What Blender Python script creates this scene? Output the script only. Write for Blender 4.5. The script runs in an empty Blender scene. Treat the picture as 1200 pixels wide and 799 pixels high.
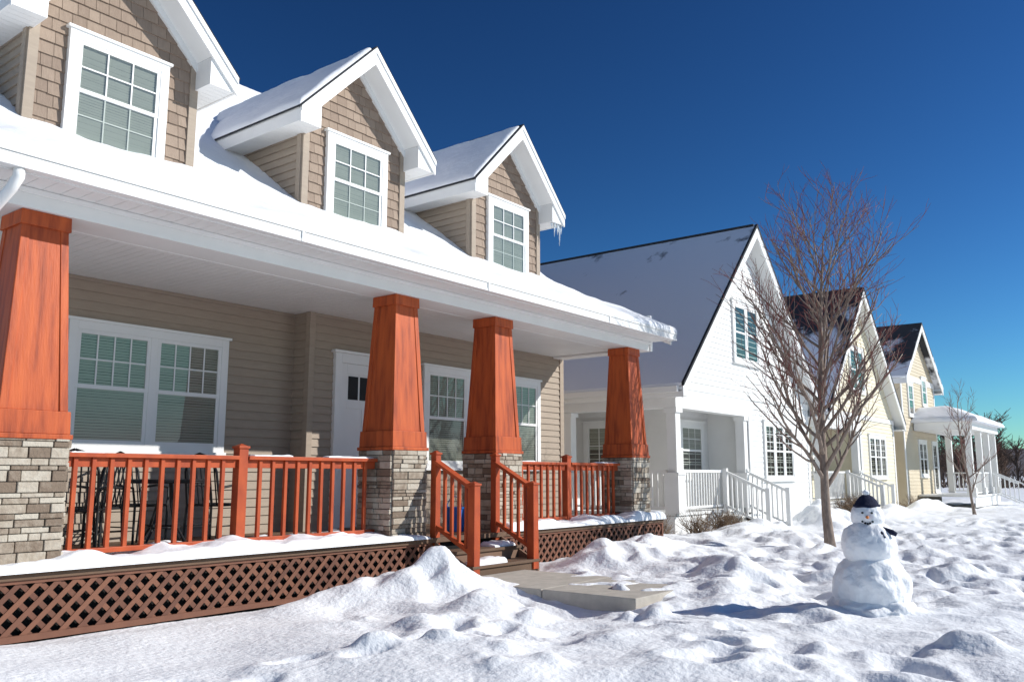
import bpy, math, random
import numpy as np
from mathutils import Vector, Matrix
random.seed(7); R=random.Random(11)
scene=bpy.context.scene
GZ=-1.24           # ground level relative to the eye; everything lifted by -GZ at the end
# ------------------------------------------------------------------ materials
def newmat(name):
    m=bpy.data.materials.new(name); m.use_nodes=True
    nt=m.node_tree; b=nt.nodes['Principled BSDF']; return m,nt,b
def pm(name,c1,c2=None,scale=6,rough=.6,bump=0,bscale=40,island=False,stretch=(1,1,1),spec=.3,detail=4,metal=0,c3=None,bdist=.01,isl=.55):
    m,nt,b=newmat(name); N=nt.nodes; L=nt.links
    b.inputs['Roughness'].default_value=rough
    b.inputs['Specular IOR Level'].default_value=spec
    b.inputs['Metallic'].default_value=metal
    c2=c2 or tuple(x*.82 for x in c1)
    tc=N.new('ShaderNodeTexCoord'); mp=N.new('ShaderNodeMapping'); mp.inputs['Scale'].default_value=stretch
    L.new(tc.outputs['Object'],mp.inputs['Vector'])
    nz=N.new('ShaderNodeTexNoise'); nz.inputs['Scale'].default_value=scale; nz.inputs['Detail'].default_value=detail
    L.new(mp.outputs[0],nz.inputs['Vector'])
    rp=N.new('ShaderNodeValToRGB'); e=rp.color_ramp.elements
    e[0].position=.3; e[1].position=.7; e[0].color=(*c2,1); e[1].color=(*c1,1)
    if c3: k=rp.color_ramp.elements.new(.5); k.color=(*c3,1)
    if island:
        g=N.new('ShaderNodeNewGeometry'); mx=N.new('ShaderNodeMath'); mx.operation='MULTIPLY_ADD'
        mx.inputs[1].default_value=isl; L.new(g.outputs['Random Per Island'],mx.inputs[0])
        m2=N.new('ShaderNodeMath'); m2.operation='MULTIPLY'; m2.inputs[1].default_value=1-isl; L.new(nz.outputs[0],m2.inputs[0])
        L.new(m2.outputs[0],mx.inputs[2]); L.new(mx.outputs[0],rp.inputs[0])
    else: L.new(nz.outputs[0],rp.inputs[0])
    L.new(rp.outputs[0],b.inputs['Base Color'])
    if bump:
        n2=N.new('ShaderNodeTexNoise'); n2.inputs['Scale'].default_value=bscale; n2.inputs['Detail'].default_value=5
        L.new(mp.outputs[0],n2.inputs['Vector'])
        bp=N.new('ShaderNodeBump'); bp.inputs['Strength'].default_value=bump; bp.inputs['Distance'].default_value=bdist
        L.new(n2.outputs[0],bp.inputs['Height']); L.new(bp.outputs[0],b.inputs['Normal'])
    return m
M={}
M['snow']=pm('snow',(.92,.935,.95),(.89,.905,.925),scale=3,rough=.55,bump=.55,bscale=18,spec=.25,bdist=.03)
M['snowroof']=pm('roof_snow',(.91,.92,.94),(.87,.89,.92),scale=2,rough=.6,bump=.5,bscale=7,spec=.2,bdist=.03)
M['taupe']=pm('taupe_siding',(.38,.31,.24),(.34,.275,.215),scale=5,rough=.65,bump=.15,bscale=60,stretch=(1,1,6))
M['shake']=pm('shake_siding',(.33,.25,.19),(.25,.185,.14),scale=14,rough=.75,bump=.4,bscale=50,island=True,stretch=(3,3,.6),isl=.4)
M['shakeback']=pm('shake_backing',(.10,.075,.055),rough=.9)
M['white']=pm('white_trim',(.82,.82,.80),(.78,.78,.76),scale=3,rough=.45)
M['whitesiding']=pm('white_siding',(.80,.80,.78),(.76,.76,.74),scale=2,rough=.55)
M['cream']=pm('cream_siding',(.77,.71,.55),(.73,.67,.51),scale=2,rough=.6)
M['tan']=pm('tan_siding',(.64,.56,.42),(.60,.52,.38),scale=2,rough=.6)
M['stain']=pm('red_stained_wood',(.54,.11,.026),(.27,.046,.014),scale=3,rough=.5,bump=.25,bscale=14,stretch=(5,5,.6),c3=(.45,.085,.022),spec=.3,detail=8)
M['stainh']=pm('red_stained_rail',(.48,.088,.024),(.33,.055,.019),scale=4,rough=.5,stretch=(2,2,1),spec=.3)
M['lattice']=pm('brown_lattice',(.20,.085,.05),(.13,.055,.035),scale=8,rough=.6,island=True)
M['deck']=pm('deck_boards',(.20,.12,.08),(.13,.08,.05),scale=8,rough=.7,island=True,stretch=(1,6,6))
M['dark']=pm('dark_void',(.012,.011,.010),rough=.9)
M['stone']=pm('ledgestone',(.50,.45,.37),(.20,.15,.11),scale=18,rough=.85,bump=.8,bscale=45,island=True,c3=(.38,.32,.25))
M['mortar']=pm('mortar',(.22,.20,.17),rough=.95,bump=.5)
M['shingle']=pm('asphalt_shingles',(.045,.047,.052),(.025,.026,.03),scale=20,rough=.85,bump=.6,bscale=60)
M['blind']=pm('window_blind',(.56,.57,.53),(.50,.51,.47),scale=2,rough=.7)
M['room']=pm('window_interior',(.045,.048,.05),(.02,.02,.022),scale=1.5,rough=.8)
M['bark']=pm('tree_bark',(.34,.27,.22),(.19,.145,.12),scale=14,rough=.9,bump=.7,bscale=40,stretch=(3,3,.7))
M['twig']=pm('twig_bark',(.27,.075,.06),(.17,.06,.05),scale=10,rough=.8)
M['drytwig']=pm('dry_twigs',(.30,.21,.13),(.17,.11,.07),scale=10,rough=.85)
M['farwood']=pm('far_woods',(.20,.135,.10),(.10,.075,.065),scale=.3,rough=.95,island=True)
M['black']=pm('black_iron',(.02,.02,.022),rough=.4)
M['blue']=pm('blue_plastic',(.02,.16,.55),rough=.4)
M['navy']=pm('navy_knit',(.012,.016,.04),(.02,.025,.06),scale=60,rough=.95,bump=.8,bscale=90)
M['coal']=pm('coal',(.015,.015,.015),rough=.7)
M['carrot']=pm('carrot',(.7,.22,.04),rough=.6)
M['concrete']=pm('concrete',(.50,.46,.40),(.40,.37,.32),scale=9,rough=.9,bump=.4,bscale=80)
M['brass']=pm('door_hardware',(.5,.45,.35),rough=.3,metal=1)
# glass (two-sided grazing reflectance)
def glassmat(name,tint,rough=.015):
    m=bpy.data.materials.new(name); m.use_nodes=True; nt=m.node_tree; N=nt.nodes; L=nt.links
    N.clear(); o=N.new('ShaderNodeOutputMaterial'); t=N.new('ShaderNodeBsdfTransparent'); t.inputs[0].default_value=(*tint,1)
    g=N.new('ShaderNodeBsdfGlossy'); g.inputs['Roughness'].default_value=rough
    f=N.new('ShaderNodeLayerWeight'); f.inputs['Blend'].default_value=.5
    pw=N.new('ShaderNodeMath'); pw.operation='POWER'; pw.inputs[1].default_value=3.2; L.new(f.outputs['Facing'],pw.inputs[0])
    bp=N.new('ShaderNodeBump'); bp.inputs['Strength'].default_value=.05
    nz=N.new('ShaderNodeTexNoise'); nz.inputs['Scale'].default_value=2.0; L.new(nz.outputs[0],bp.inputs['Height']); L.new(bp.outputs[0],g.inputs['Normal'])
    ad=N.new('ShaderNodeMath'); ad.operation='MULTIPLY_ADD'; ad.inputs[1].default_value=.9; ad.inputs[2].default_value=.09
    mx=N.new('ShaderNodeMixShader'); L.new(pw.outputs[0],ad.inputs[0]); L.new(ad.outputs[0],mx.inputs[0]); L.new(t.outputs[0],mx.inputs[1]); L.new(g.outputs[0],mx.inputs[2]); L.new(mx.outputs[0],o.inputs[0])
    return m
M['glass']=glassmat('window_glass',(.77,.80,.76))
def icemat():
    m,nt,b=newmat('ice'); b.inputs['Base Color'].default_value=(.85,.92,.97,1); b.inputs['Roughness'].default_value=.15; b.inputs['Transmission Weight'].default_value=.35; b.inputs['IOR'].default_value=1.31; return m
M['ice']=icemat()
def snowy_roof(name,thr,zbias,z0):
    m,nt,b=newmat(name); N=nt.nodes; L=nt.links
    tc=N.new('ShaderNodeTexCoord'); nz=N.new('ShaderNodeTexNoise'); nz.inputs['Scale'].default_value=.8; nz.inputs['Detail'].default_value=8; nz.inputs['Roughness'].default_value=.62
    L.new(tc.outputs['Object'],nz.inputs['Vector'])
    sp=N.new('ShaderNodeSeparateXYZ'); L.new(tc.outputs['Object'],sp.inputs[0])
    a=N.new('ShaderNodeMath'); a.operation='MULTIPLY_ADD'; a.inputs[1].default_value=zbias; a.inputs[2].default_value=-zbias*z0
    L.new(sp.outputs['Z'],a.inputs[0])
    s=N.new('ShaderNodeMath'); s.operation='ADD'; L.new(a.outputs[0],s.inputs[0]); L.new(nz.outputs[0],s.inputs[1])
    r=N.new('ShaderNodeValToRGB'); r.color_ramp.elements[0].position=thr; r.color_ramp.elements[1].position=thr+.09
    r.color_ramp.elements[0].color=(.86,.88,.92,1); r.color_ramp.elements[1].color=(.035,.037,.042,1)
    L.new(s.outputs[0],r.inputs[0]); L.new(r.outputs[0],b.inputs['Base Color'])
    b.inputs['Roughness'].default_value=.7
    bp=N.new('ShaderNodeBump'); bp.inputs['Strength'].default_value=.5; bp.inputs['Distance'].default_value=.04; L.new(nz.outputs[0],bp.inputs['Height']); L.new(bp.outputs[0],b.inputs['Normal'])
    return m
M['roofA']=snowy_roof('snowy_shingles_a',.71,.045,3.5)
M['roofB']=snowy_roof('snowy_shingles_b',.50,.09,4.0)
# ------------------------------------------------------------------ mesh helper
def empty(name,loc=(0,0,0)):
    o=bpy.data.objects.new(name,None); o.empty_display_size=.3; o.location=loc; scene.collection.objects.link(o); return o
class MB:
    def __init__(s): s.v=[]; s.f=[]
    def poly(s,pts):
        n=len(s.v); s.v+= [tuple(p) for p in pts]; s.f.append(tuple(range(n,n+len(pts))))
    def hexa(s,p):  # 0-3 bottom loop, 4-7 top loop
        n=len(s.v); s.v+=[tuple(q) for q in p]
        for f in ((3,2,1,0),(4,5,6,7),(0,1,5,4),(1,2,6,5),(2,3,7,6),(3,0,4,7)): s.f.append(tuple(n+i for i in f))
    def box(s,x0,x1,y0,y1,z0,z1):
        s.hexa([(x0,y0,z0),(x1,y0,z0),(x1,y1,z0),(x0,y1,z0),(x0,y0,z1),(x1,y0,z1),(x1,y1,z1),(x0,y1,z1)])
    def lbox(s,B,u0,u1,v0,v1,n0,n1):
        O,U,V,N=B
        P=lambda u,v,n: O+U*u+V*v+N*n
        s.hexa([P(u0,v0,n0),P(u1,v0,n0),P(u1,v0,n1),P(u0,v0,n1),P(u0,v1,n0),P(u1,v1,n0),P(u1,v1,n1),P(u0,v1,n1)])
    def prism(s,pts,y0,y1):   # polygon in XZ extruded along Y
        n=len(s.v); k=len(pts)
        s.v+=[(p[0],y0,p[1]) for p in pts]+[(p[0],y1,p[1]) for p in pts]
        s.f.append(tuple(range(n,n+k))); s.f.append(tuple(n+k+i for i in reversed(range(k))))
        for i in range(k): j=(i+1)%k; s.f.append((n+i,n+j,n+k+j,n+k+i))
    def beam(s,a,b,w,h,up=Vector((0,0,1))):
        a=Vector(a); b=Vector(b); d=(b-a).normalized(); r=d.cross(up)
        if r.length<1e-4: r=Vector((1,0,0))
        r.normalize(); u=r.cross(d).normalized(); r*=w/2; u*=h/2
        s.hexa([a-r-u,a+r-u,b+r-u,b-r-u,a-r+u,a+r+u,b+r+u,b-r+u])
    def tube(s,pts,rad,sides=6,cap=True):
        n0=len(s.v); k=len(pts); prev=None
        for i,p in enumerate(pts):
            p=Vector(p); d=(Vector(pts[min(i+1,k-1)])-Vector(pts[max(i-1,0)]))
            if d.length<1e-9: d=Vector((0,0,1))
            d.normalize()
            if prev is None:
                a=d.cross(Vector((.3,.9,.2)));  a.normalize()
            else:
                a=prev-d*prev.dot(d); a.normalize()
            prev=a; b=d.cross(a); r=rad[i] if hasattr(rad,'__len__') else rad
            for j in range(sides):
                t=2*math.pi*j/sides; q=p+(a*math.cos(t)+b*math.sin(t))*r; s.v.append(tuple(q))
        for i in range(k-1):
            for j in range(sides):
                j2=(j+1)%sides; s.f.append((n0+i*sides+j,n0+i*sides+j2,n0+(i+1)*sides+j2,n0+(i+1)*sides+j))
        if cap:
            s.f.append(tuple(n0+j for j in reversed(range(sides)))); s.f.append(tuple(n0+(k-1)*sides+j for j in range(sides)))
    def obj(s,name,mat,parent=None,smooth=False,bevel=0):
        me=bpy.data.meshes.new(name); me.from_pydata(s.v,[],s.f); me.materials.append(M[mat] if isinstance(mat,str) else mat)
        if smooth:
            me.polygons.foreach_set('use_smooth',[True]*len(me.polygons))
        me.update()
        o=bpy.data.objects.new(name,me); scene.collection.objects.link(o)
        if parent: o.parent=parent
        if bevel:
            b=o.modifiers.new('bevel','BEVEL'); b.width=bevel; b.segments=2; b.limit_method='ANGLE'
        return o
X=Vector((1,0,0)); Y=Vector((0,1,0)); Z=Vector((0,0,1))
def BF(y,x=0,z=0): return (Vector((x,y,z)),X,Z,-Y)         # front facing (-Y) basis, u=x, v=z
def BL(x,y=0,z=0): return (Vector((x,y,z)),Y,Z,-X)         # facing -X, u=y
def clip(poly,a,b,c):
    out=[]; n=len(poly)
    for i in range(n):
        p=poly[i]; q=poly[(i+1)%n]; dp=a*p[0]+b*p[1]-c; dq=a*q[0]+b*q[1]-c
        if dp<=0: out.append(p)
        if (dp<0<dq) or (dq<0<dp):
            t=dp/(dp-dq); out.append((p[0]+(q[0]-p[0])*t,p[1]+(q[1]-p[1])*t))
    return out
def clipconv(poly,conv):
    n=len(conv); ar=sum(conv[i][0]*conv[(i+1)%n][1]-conv[(i+1)%n][0]*conv[i][1] for i in range(n))
    sgn=1 if ar>0 else -1
    for i in range(n):
        p=conv[i]; q=conv[(i+1)%n]; dx=q[0]-p[0]; dy=q[1]-p[1]
        a=sgn*dy; b=-sgn*dx; poly=clip(poly,a,b,a*p[0]+b*p[1])
        if len(poly)<3: return []
    return poly
def siding(mb,conv,B,course=.115,proud=.018,shingle=False,back=None):
    O,U,V,N=B
    P=lambda u,v,n: O+U*u+V*v+N*n
    us=[p[0] for p in conv]; vs=[p[1] for p in conv]; v=min(vs); k=0
    if back is not None: back.poly([P(p[0],p[1],.001) for p in conv])
    while v<max(vs):
        segs=[]
        if shingle:
            u=min(us)-R.random()*.15
            while u<max(us):
                w=R.uniform(.12,.22); segs.append((u+.0025,u+w-.0025,v-R.choice((0,0,0,0,.006)),R.uniform(0,.003))); u+=w
        else: segs=[(min(us),max(us),v,0)]
        for (u0,u1,vb,ex) in segs:
            pl=clipconv([(u0,vb),(u1,vb),(u1,v+course),(u0,v+course)],conv)
            if len(pl)<3: continue
            off=lambda q: ex+.003+proud*(1-(q-vb)/(course+v-vb))
            mb.poly([P(p[0],p[1],off(p[1])) for p in pl])
            m=len(pl)
            for i in range(m):
                p=pl[i]; q=pl[(i+1)%m]
                if shingle or (abs(p[1]-vb)<1e-5 and abs(q[1]-vb)<1e-5):
                    if abs(p[1]-v-course)<1e-5 and abs(q[1]-v-course)<1e-5: continue
                    mb.poly([P(p[0],p[1],off(p[1])),P(q[0],q[1],off(q[1])),P(q[0],q[1],0),P(p[0],p[1],0)])
        v+=course
class Win:
    def __init__(s): s.t=MB(); s.g=MB(); s.b=MB(); s.r=MB()
    def done(s,par,trim='white',pre='window'):
        s.t.obj(pre+'_frames',trim,par,bevel=.004); s.g.obj(pre+'_glass','glass',par); s.r.obj(pre+'_interior','room',par)
        if s.b.v: s.b.obj(pre+'_blinds','blind',par)
def window(W,B,u0,u1,v0,v1,units=1,cas=.10,mun=(3,2),blind=1.0,base=.012,lowmun=None,sill=True,open_low=0):
    t=W.t; n1=base+.052
    t.lbox(B,u0,u0+cas,v0,v1,0,n1); t.lbox(B,u1-cas,u1,v0,v1,0,n1)
    t.lbox(B,u0+cas,u1-cas,v1-cas,v1,0,n1); t.lbox(B,u0+cas,u1-cas,v0,v0+cas*.8,0,n1)
    if sill:
        t.lbox(B,u0-.02,u1+.02,v0-.03,v0+.012,0,n1+.025); t.lbox(B,u0-.03,u1+.03,v1-.004,v1+.03,0,n1+.02)
    mw=.09; a=u0+cas; b=u1-cas; uw=(b-a-mw*(units-1))/units; va=v0+cas*.8; vb=v1-cas
    for i in range(units):
        p=a+i*(uw+mw); q=p+uw
        if i<units-1: t.lbox(B,q,q+mw,va,vb,0,n1-.006)
        O,U,V,N=B; P=lambda u,v,n: O+U*u+V*v+N*n
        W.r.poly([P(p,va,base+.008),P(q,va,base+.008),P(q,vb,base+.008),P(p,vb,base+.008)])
        W.g.poly([P(p,va,base+.032),P(q,va,base+.032),P(q,vb,base+.032),P(p,vb,base+.032)])
        sf=.045; vm=(va+vb)/2
        for (s0,s1,mu,nn) in ((vm-.02,vb,mun,.044),(va,vm+.02,lowmun,.037)):
            t.lbox(B,p,p+sf,s0,s1,base+.014,base+nn); t.lbox(B,q-sf,q,s0,s1,base+.014,base+nn)
            t.lbox(B,p+sf,q-sf,s0,s0+sf,base+.014,base+nn); t.lbox(B,p+sf,q-sf,s1-sf,s1,base+.014,base+nn)
            if mu:
                for c in range(1,mu[0]):
                    uu=p+sf+(uw-2*sf)*c/mu[0]; t.lbox(B,uu-.009,uu+.009,s0+sf,s1-sf,base+.024,base+nn-.006)
                for c in range(1,mu[1]):
                    vv=s0+sf+(s1-s0-2*sf)*c/mu[1]; t.lbox(B,p+sf,q-sf,vv-.009,vv+.009,base+.025,base+nn-.0075)
        if blind>0:
            v=vb-.01; lo=vb-(vb-va)*blind
            while v>lo:
                tl=R.uniform(-.002,.002)
                W.b.poly([P(p+.02,v,base+.0225),P(q-.02,v,base+.0225),P(q-.02,v-.027+tl,base+.0115),P(p+.02,v-.027+tl,base+.0115)])
                v-=.033
# ------------------------------------------------------------------ numpy noise
rng=np.random.default_rng(5); TAB=rng.random((256,256))
def vn(x,y,s=0):
    x=x+s*17.31; y=y+s*9.77
    xi=np.floor(x).astype(int); yi=np.floor(y).astype(int); fx=x-xi; fy=y-yi
    fx=fx*fx*fx*(fx*(fx*6-15)+10); fy=fy*fy*fy*(fy*(fy*6-15)+10)
    g=lambda a,b: TAB[a&255,b&255]
    return (g(xi,yi)*(1-fx)+g(xi+1,yi)*fx)*(1-fy)+(g(xi,yi+1)*(1-fx)+g(xi+1,yi+1)*fx)*fy
def fbm(x,y,o=4,s=0):
    r=0;a=.5
    for i in range(o): r=r+a*(vn(x*2**i,y*2**i,s+i)-.5); a*=.5
    return r
def gridobj(name,xs,ys,H,mat,parent=None):
    nx,ny=len(xs),len(ys); XX,YY=np.meshgrid(xs,ys)
    co=np.stack([XX,YY,H],-1).reshape(-1,3)
    i=np.arange((nx-1)*(ny-1)); a=(i//(nx-1))*nx+i%(nx-1)
    f=np.stack([a,a+1,a+1+nx,a+nx],-1)
    me=bpy.data.meshes.new(name); me.vertices.add(len(co)); me.vertices.foreach_set('co',co.ravel())
    me.loops.add(f.size); me.loops.foreach_set('vertex_index',f.ravel()); me.polygons.add(len(f))
    me.polygons.foreach_set('loop_start',np.arange(len(f))*4); me.polygons.foreach_set('loop_total',np.full(len(f),4))
    me.polygons.foreach_set('use_smooth',np.ones(len(f),bool))
    me.update(calc_edges=True); me.materials.append(M[mat]); o=bpy.data.objects.new(name,me); scene.collection.objects.link(o)
    if parent: o.parent=parent
    return o
def axis(a,b,step,edge):
    e=np.array([0,.03,.1,.22,.4,.65,1])*edge
    return np.concatenate([a+e,np.arange(a+edge+step,b-edge-step*.5,step),(b-e)[::-1]])
def snow_sheet(name,x0,x1,y0,y1,zf,thick,edge=.1,step=.08,seed=1,amp=.5,fs=1.5,parent=None,mat='snowroof'):
    xs=axis(x0,x1,step,edge); ys=axis(y0,y1,step,edge); XX,YY=np.meshgrid(xs,ys)
    d=np.minimum(np.minimum(XX-x0,x1-XX),np.minimum(YY-y0,y1-YY)); e=np.clip(d/edge,0,1)
    pr=np.sqrt(1-(1-e)**2)
    H=zf(XX,YY)+pr*thick*(1+amp*2*fbm(XX*fs,YY*fs,4,seed))
    return gridobj(name,xs,ys,H,mat,parent)
# ================================================================== HOUSE 1
H1=empty('taupe_porch_house')
XL,XR=2.45,13.88; DZ=-.765; YW1,YW2,XJ=9.85,9.5,7.62
CZ=2.27
lap=MB(); bk=MB()
siding(lap,[(XL+.2,DZ),(XJ,DZ),(XJ,CZ),(XL+.2,CZ)],BF(YW1),back=bk)
siding(lap,[(XJ,DZ),(XR-.03,DZ),(XR-.03,CZ),(XJ,CZ)],BF(YW2),back=bk)
siding(lap,[(YW2,DZ),(YW1,DZ),(YW1,CZ),(YW2,CZ)],BL(XJ),back=bk)
bk.box(XL+.2,XR-.04,YW1+.02,23,GZ-.1,3.4)
bk.box(XJ+.02,XR-.045,YW2+.02,YW1+.018,GZ-.1,3.0)
for xx in (XR-.04,XL+.2):
    bk.poly([(xx,9.6,3.4),(xx,16.5,8.7),(xx,23.4,3.4)])
siding(lap,[(-23,GZ),(-YW2,GZ),(-YW2,3.4),(-23,3.4)],(Vector((XR-.035,0,0)),-Y,Z,X))
lap.obj('lap_siding','taupe',H1); bk.obj('wall_core','taupe',H1)
cb=MB(); cb.box(XR-.13,XR-.005,YW2-.03,YW2+.1,DZ,CZ); cb.box(XJ-.03,XJ+.07,YW2-.03,YW2+.07,DZ,CZ); cb.obj('corner_boards','taupe',H1,bevel=.004)
W=Win()
window(W,BF(YW1),4.45,6.52,.27,1.75,units=2,mun=(4,2),blind=1)
window(W,BF(YW2),9.88,13.05,.10,1.74,units=3,mun=(4,2),blind=1)
dm=MB(); B=BF(YW2)
dm.lbox(B,8.04,8.16,DZ,1.74,0,.07); dm.lbox(B,9.10,9.22,DZ,1.74,0,.07); dm.lbox(B,8.16,9.10,1.60,1.74,0,.07); dm.lbox(B,8.0,9.26,1.74,1.78,0,.1)
dm.lbox(B,8.16,9.10,DZ+.02,1.60,0,.035)
for (a,b,c,d) in ((8.16,8.28,-.74,1.6),(8.98,9.10,-.74,1.6),(8.28,8.98,-.74,-.5),(8.28,8.98,.1,.25),(8.28,8.98,.95,1.05),(8.28,8.98,1.45,1.6),(8.58,8.68,-.5,.1),(8.58,8.68,.25,.95)):
    dm.lbox(B,a,b,c,d,.035,.047)
dm.obj('front_door','white',H1,bevel=.004)
gg=MB(); 
for c in range(3): gg.lbox(B,8.31+c*.225,8.50+c*.225,1.08,1.42,.036,.04)
gg.obj('door_lights','room',H1)
kb=MB(); kb.tube([(9.02,YW2-.05,.12),(9.02,YW2-.11,.12)],[.03,.035],10); kb.obj('door_knob','brass',H1,smooth=False)
# ceiling, beams, soffit
ce=MB(); x=XL+.05
while x<XR-.05:
    ce.box(x,min(x+.094,XR-.035),7.57,YW1-.02,CZ,CZ+.02); x+=.1
ce.obj('porch_ceiling','white',H1)
cc=MB(); cc.box(XL+.02,XR-.04,7.58,YW1-.01,CZ+.025,CZ+.04); cc.obj('ceiling_backing','white',H1)
bm=MB(); bm.box(XL+.1,XR-.1,7.5,7.56,2.235,2.41); bm.box(XL+.1,XR-.1,7.94,8.0,2.235,2.265); bm.box(XL+.1,XR-.1,7.562,7.938,2.238,2.26)
bm.box(XR-.36,XR-.102,8.002,YW2-.032,2.235,2.268); bm.box(XL+.1,XL+.36,8.002,YW1-.032,2.235,2.268)
bm.box(XL+.06,XR-.06,7.475,7.498,2.355,2.403)
bm.box(XR-.098,XR-.032,7.47,9.46,2.235,2.9); 
bm.obj('porch_beam','white',H1,bevel=.004)
sf=MB(); x=XL+.031
while x<XR-.04: sf.box(x,min(x+.145,XR-.031),7.128,7.499,2.406,2.42); x+=.15
sf.box(XL+.031,XR-.031,7.10,7.125,2.385,2.58)
def rake(mb,x0,x1,pts,h):
    for (a,b) in zip(pts[:-1],pts[1:]):
        mb.hexa([(x0,a[0],a[1]-h),(x1,a[0],a[1]-h),(x1,b[0],b[1]-h),(x0,b[0],b[1]-h),(x0,a[0],a[1]),(x1,a[0],a[1]),(x1,b[0],b[1]),(x0,b[0],b[1])])
RP=[(7.1,2.52),(9.6,3.69),(16.5,8.86),(23.4,3.69)]
rake(sf,XR-.03,XR+.0,RP,.2); rake(sf,XL,XL+.03,RP,.2)
sf.obj('soffit_and_fascia','white',H1)
gu=MB(); gu.box(XL,XR,6.998,7.098,2.395,2.50); gu.box(XL-.004,XR+.004,6.985,7.095,2.502,2.54)
gu.box(XL-.002,XR+.002,6.990,6.997,2.393,2.425)
for xx in (XL+3.0,XL+6.05,XL+9.1): gu.box(xx,xx+.03,6.982,7.03,2.39,2.545)
gu.obj('gutter','white',H1,bevel=.003)
ds=MB(); ds.tube([(2.72,7.05,2.41),(2.72,7.05,2.33),(2.70,7.12,2.24),(2.66,7.28,2.12),(2.64,7.40,2.02),(2.64,7.42,1.9),(2.64,7.42,-.9)],.045,10); ds.obj('downspout','white',H1,smooth=True)
rs=MB(); rake(rs,XL-.01,XR+.01,[(a,b+.025) for a,b in RP],.02); rs.obj('roof_deck','shingle',H1)
def zr(x,y):
    z=np.where(y<9.6,2.545+.468*(y-7.1),3.715+.749*(y-9.6)); z=np.where(y<7.1,2.541,z); return np.where(y>16.5,8.88-.749*(y-16.5),z)
snow_sheet('roof_snow',XL-.01,XR+.015,6.988,16.6,zr,.12,edge=.11,step=.06,seed=3,amp=.6,fs=1.3,parent=H1)
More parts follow.
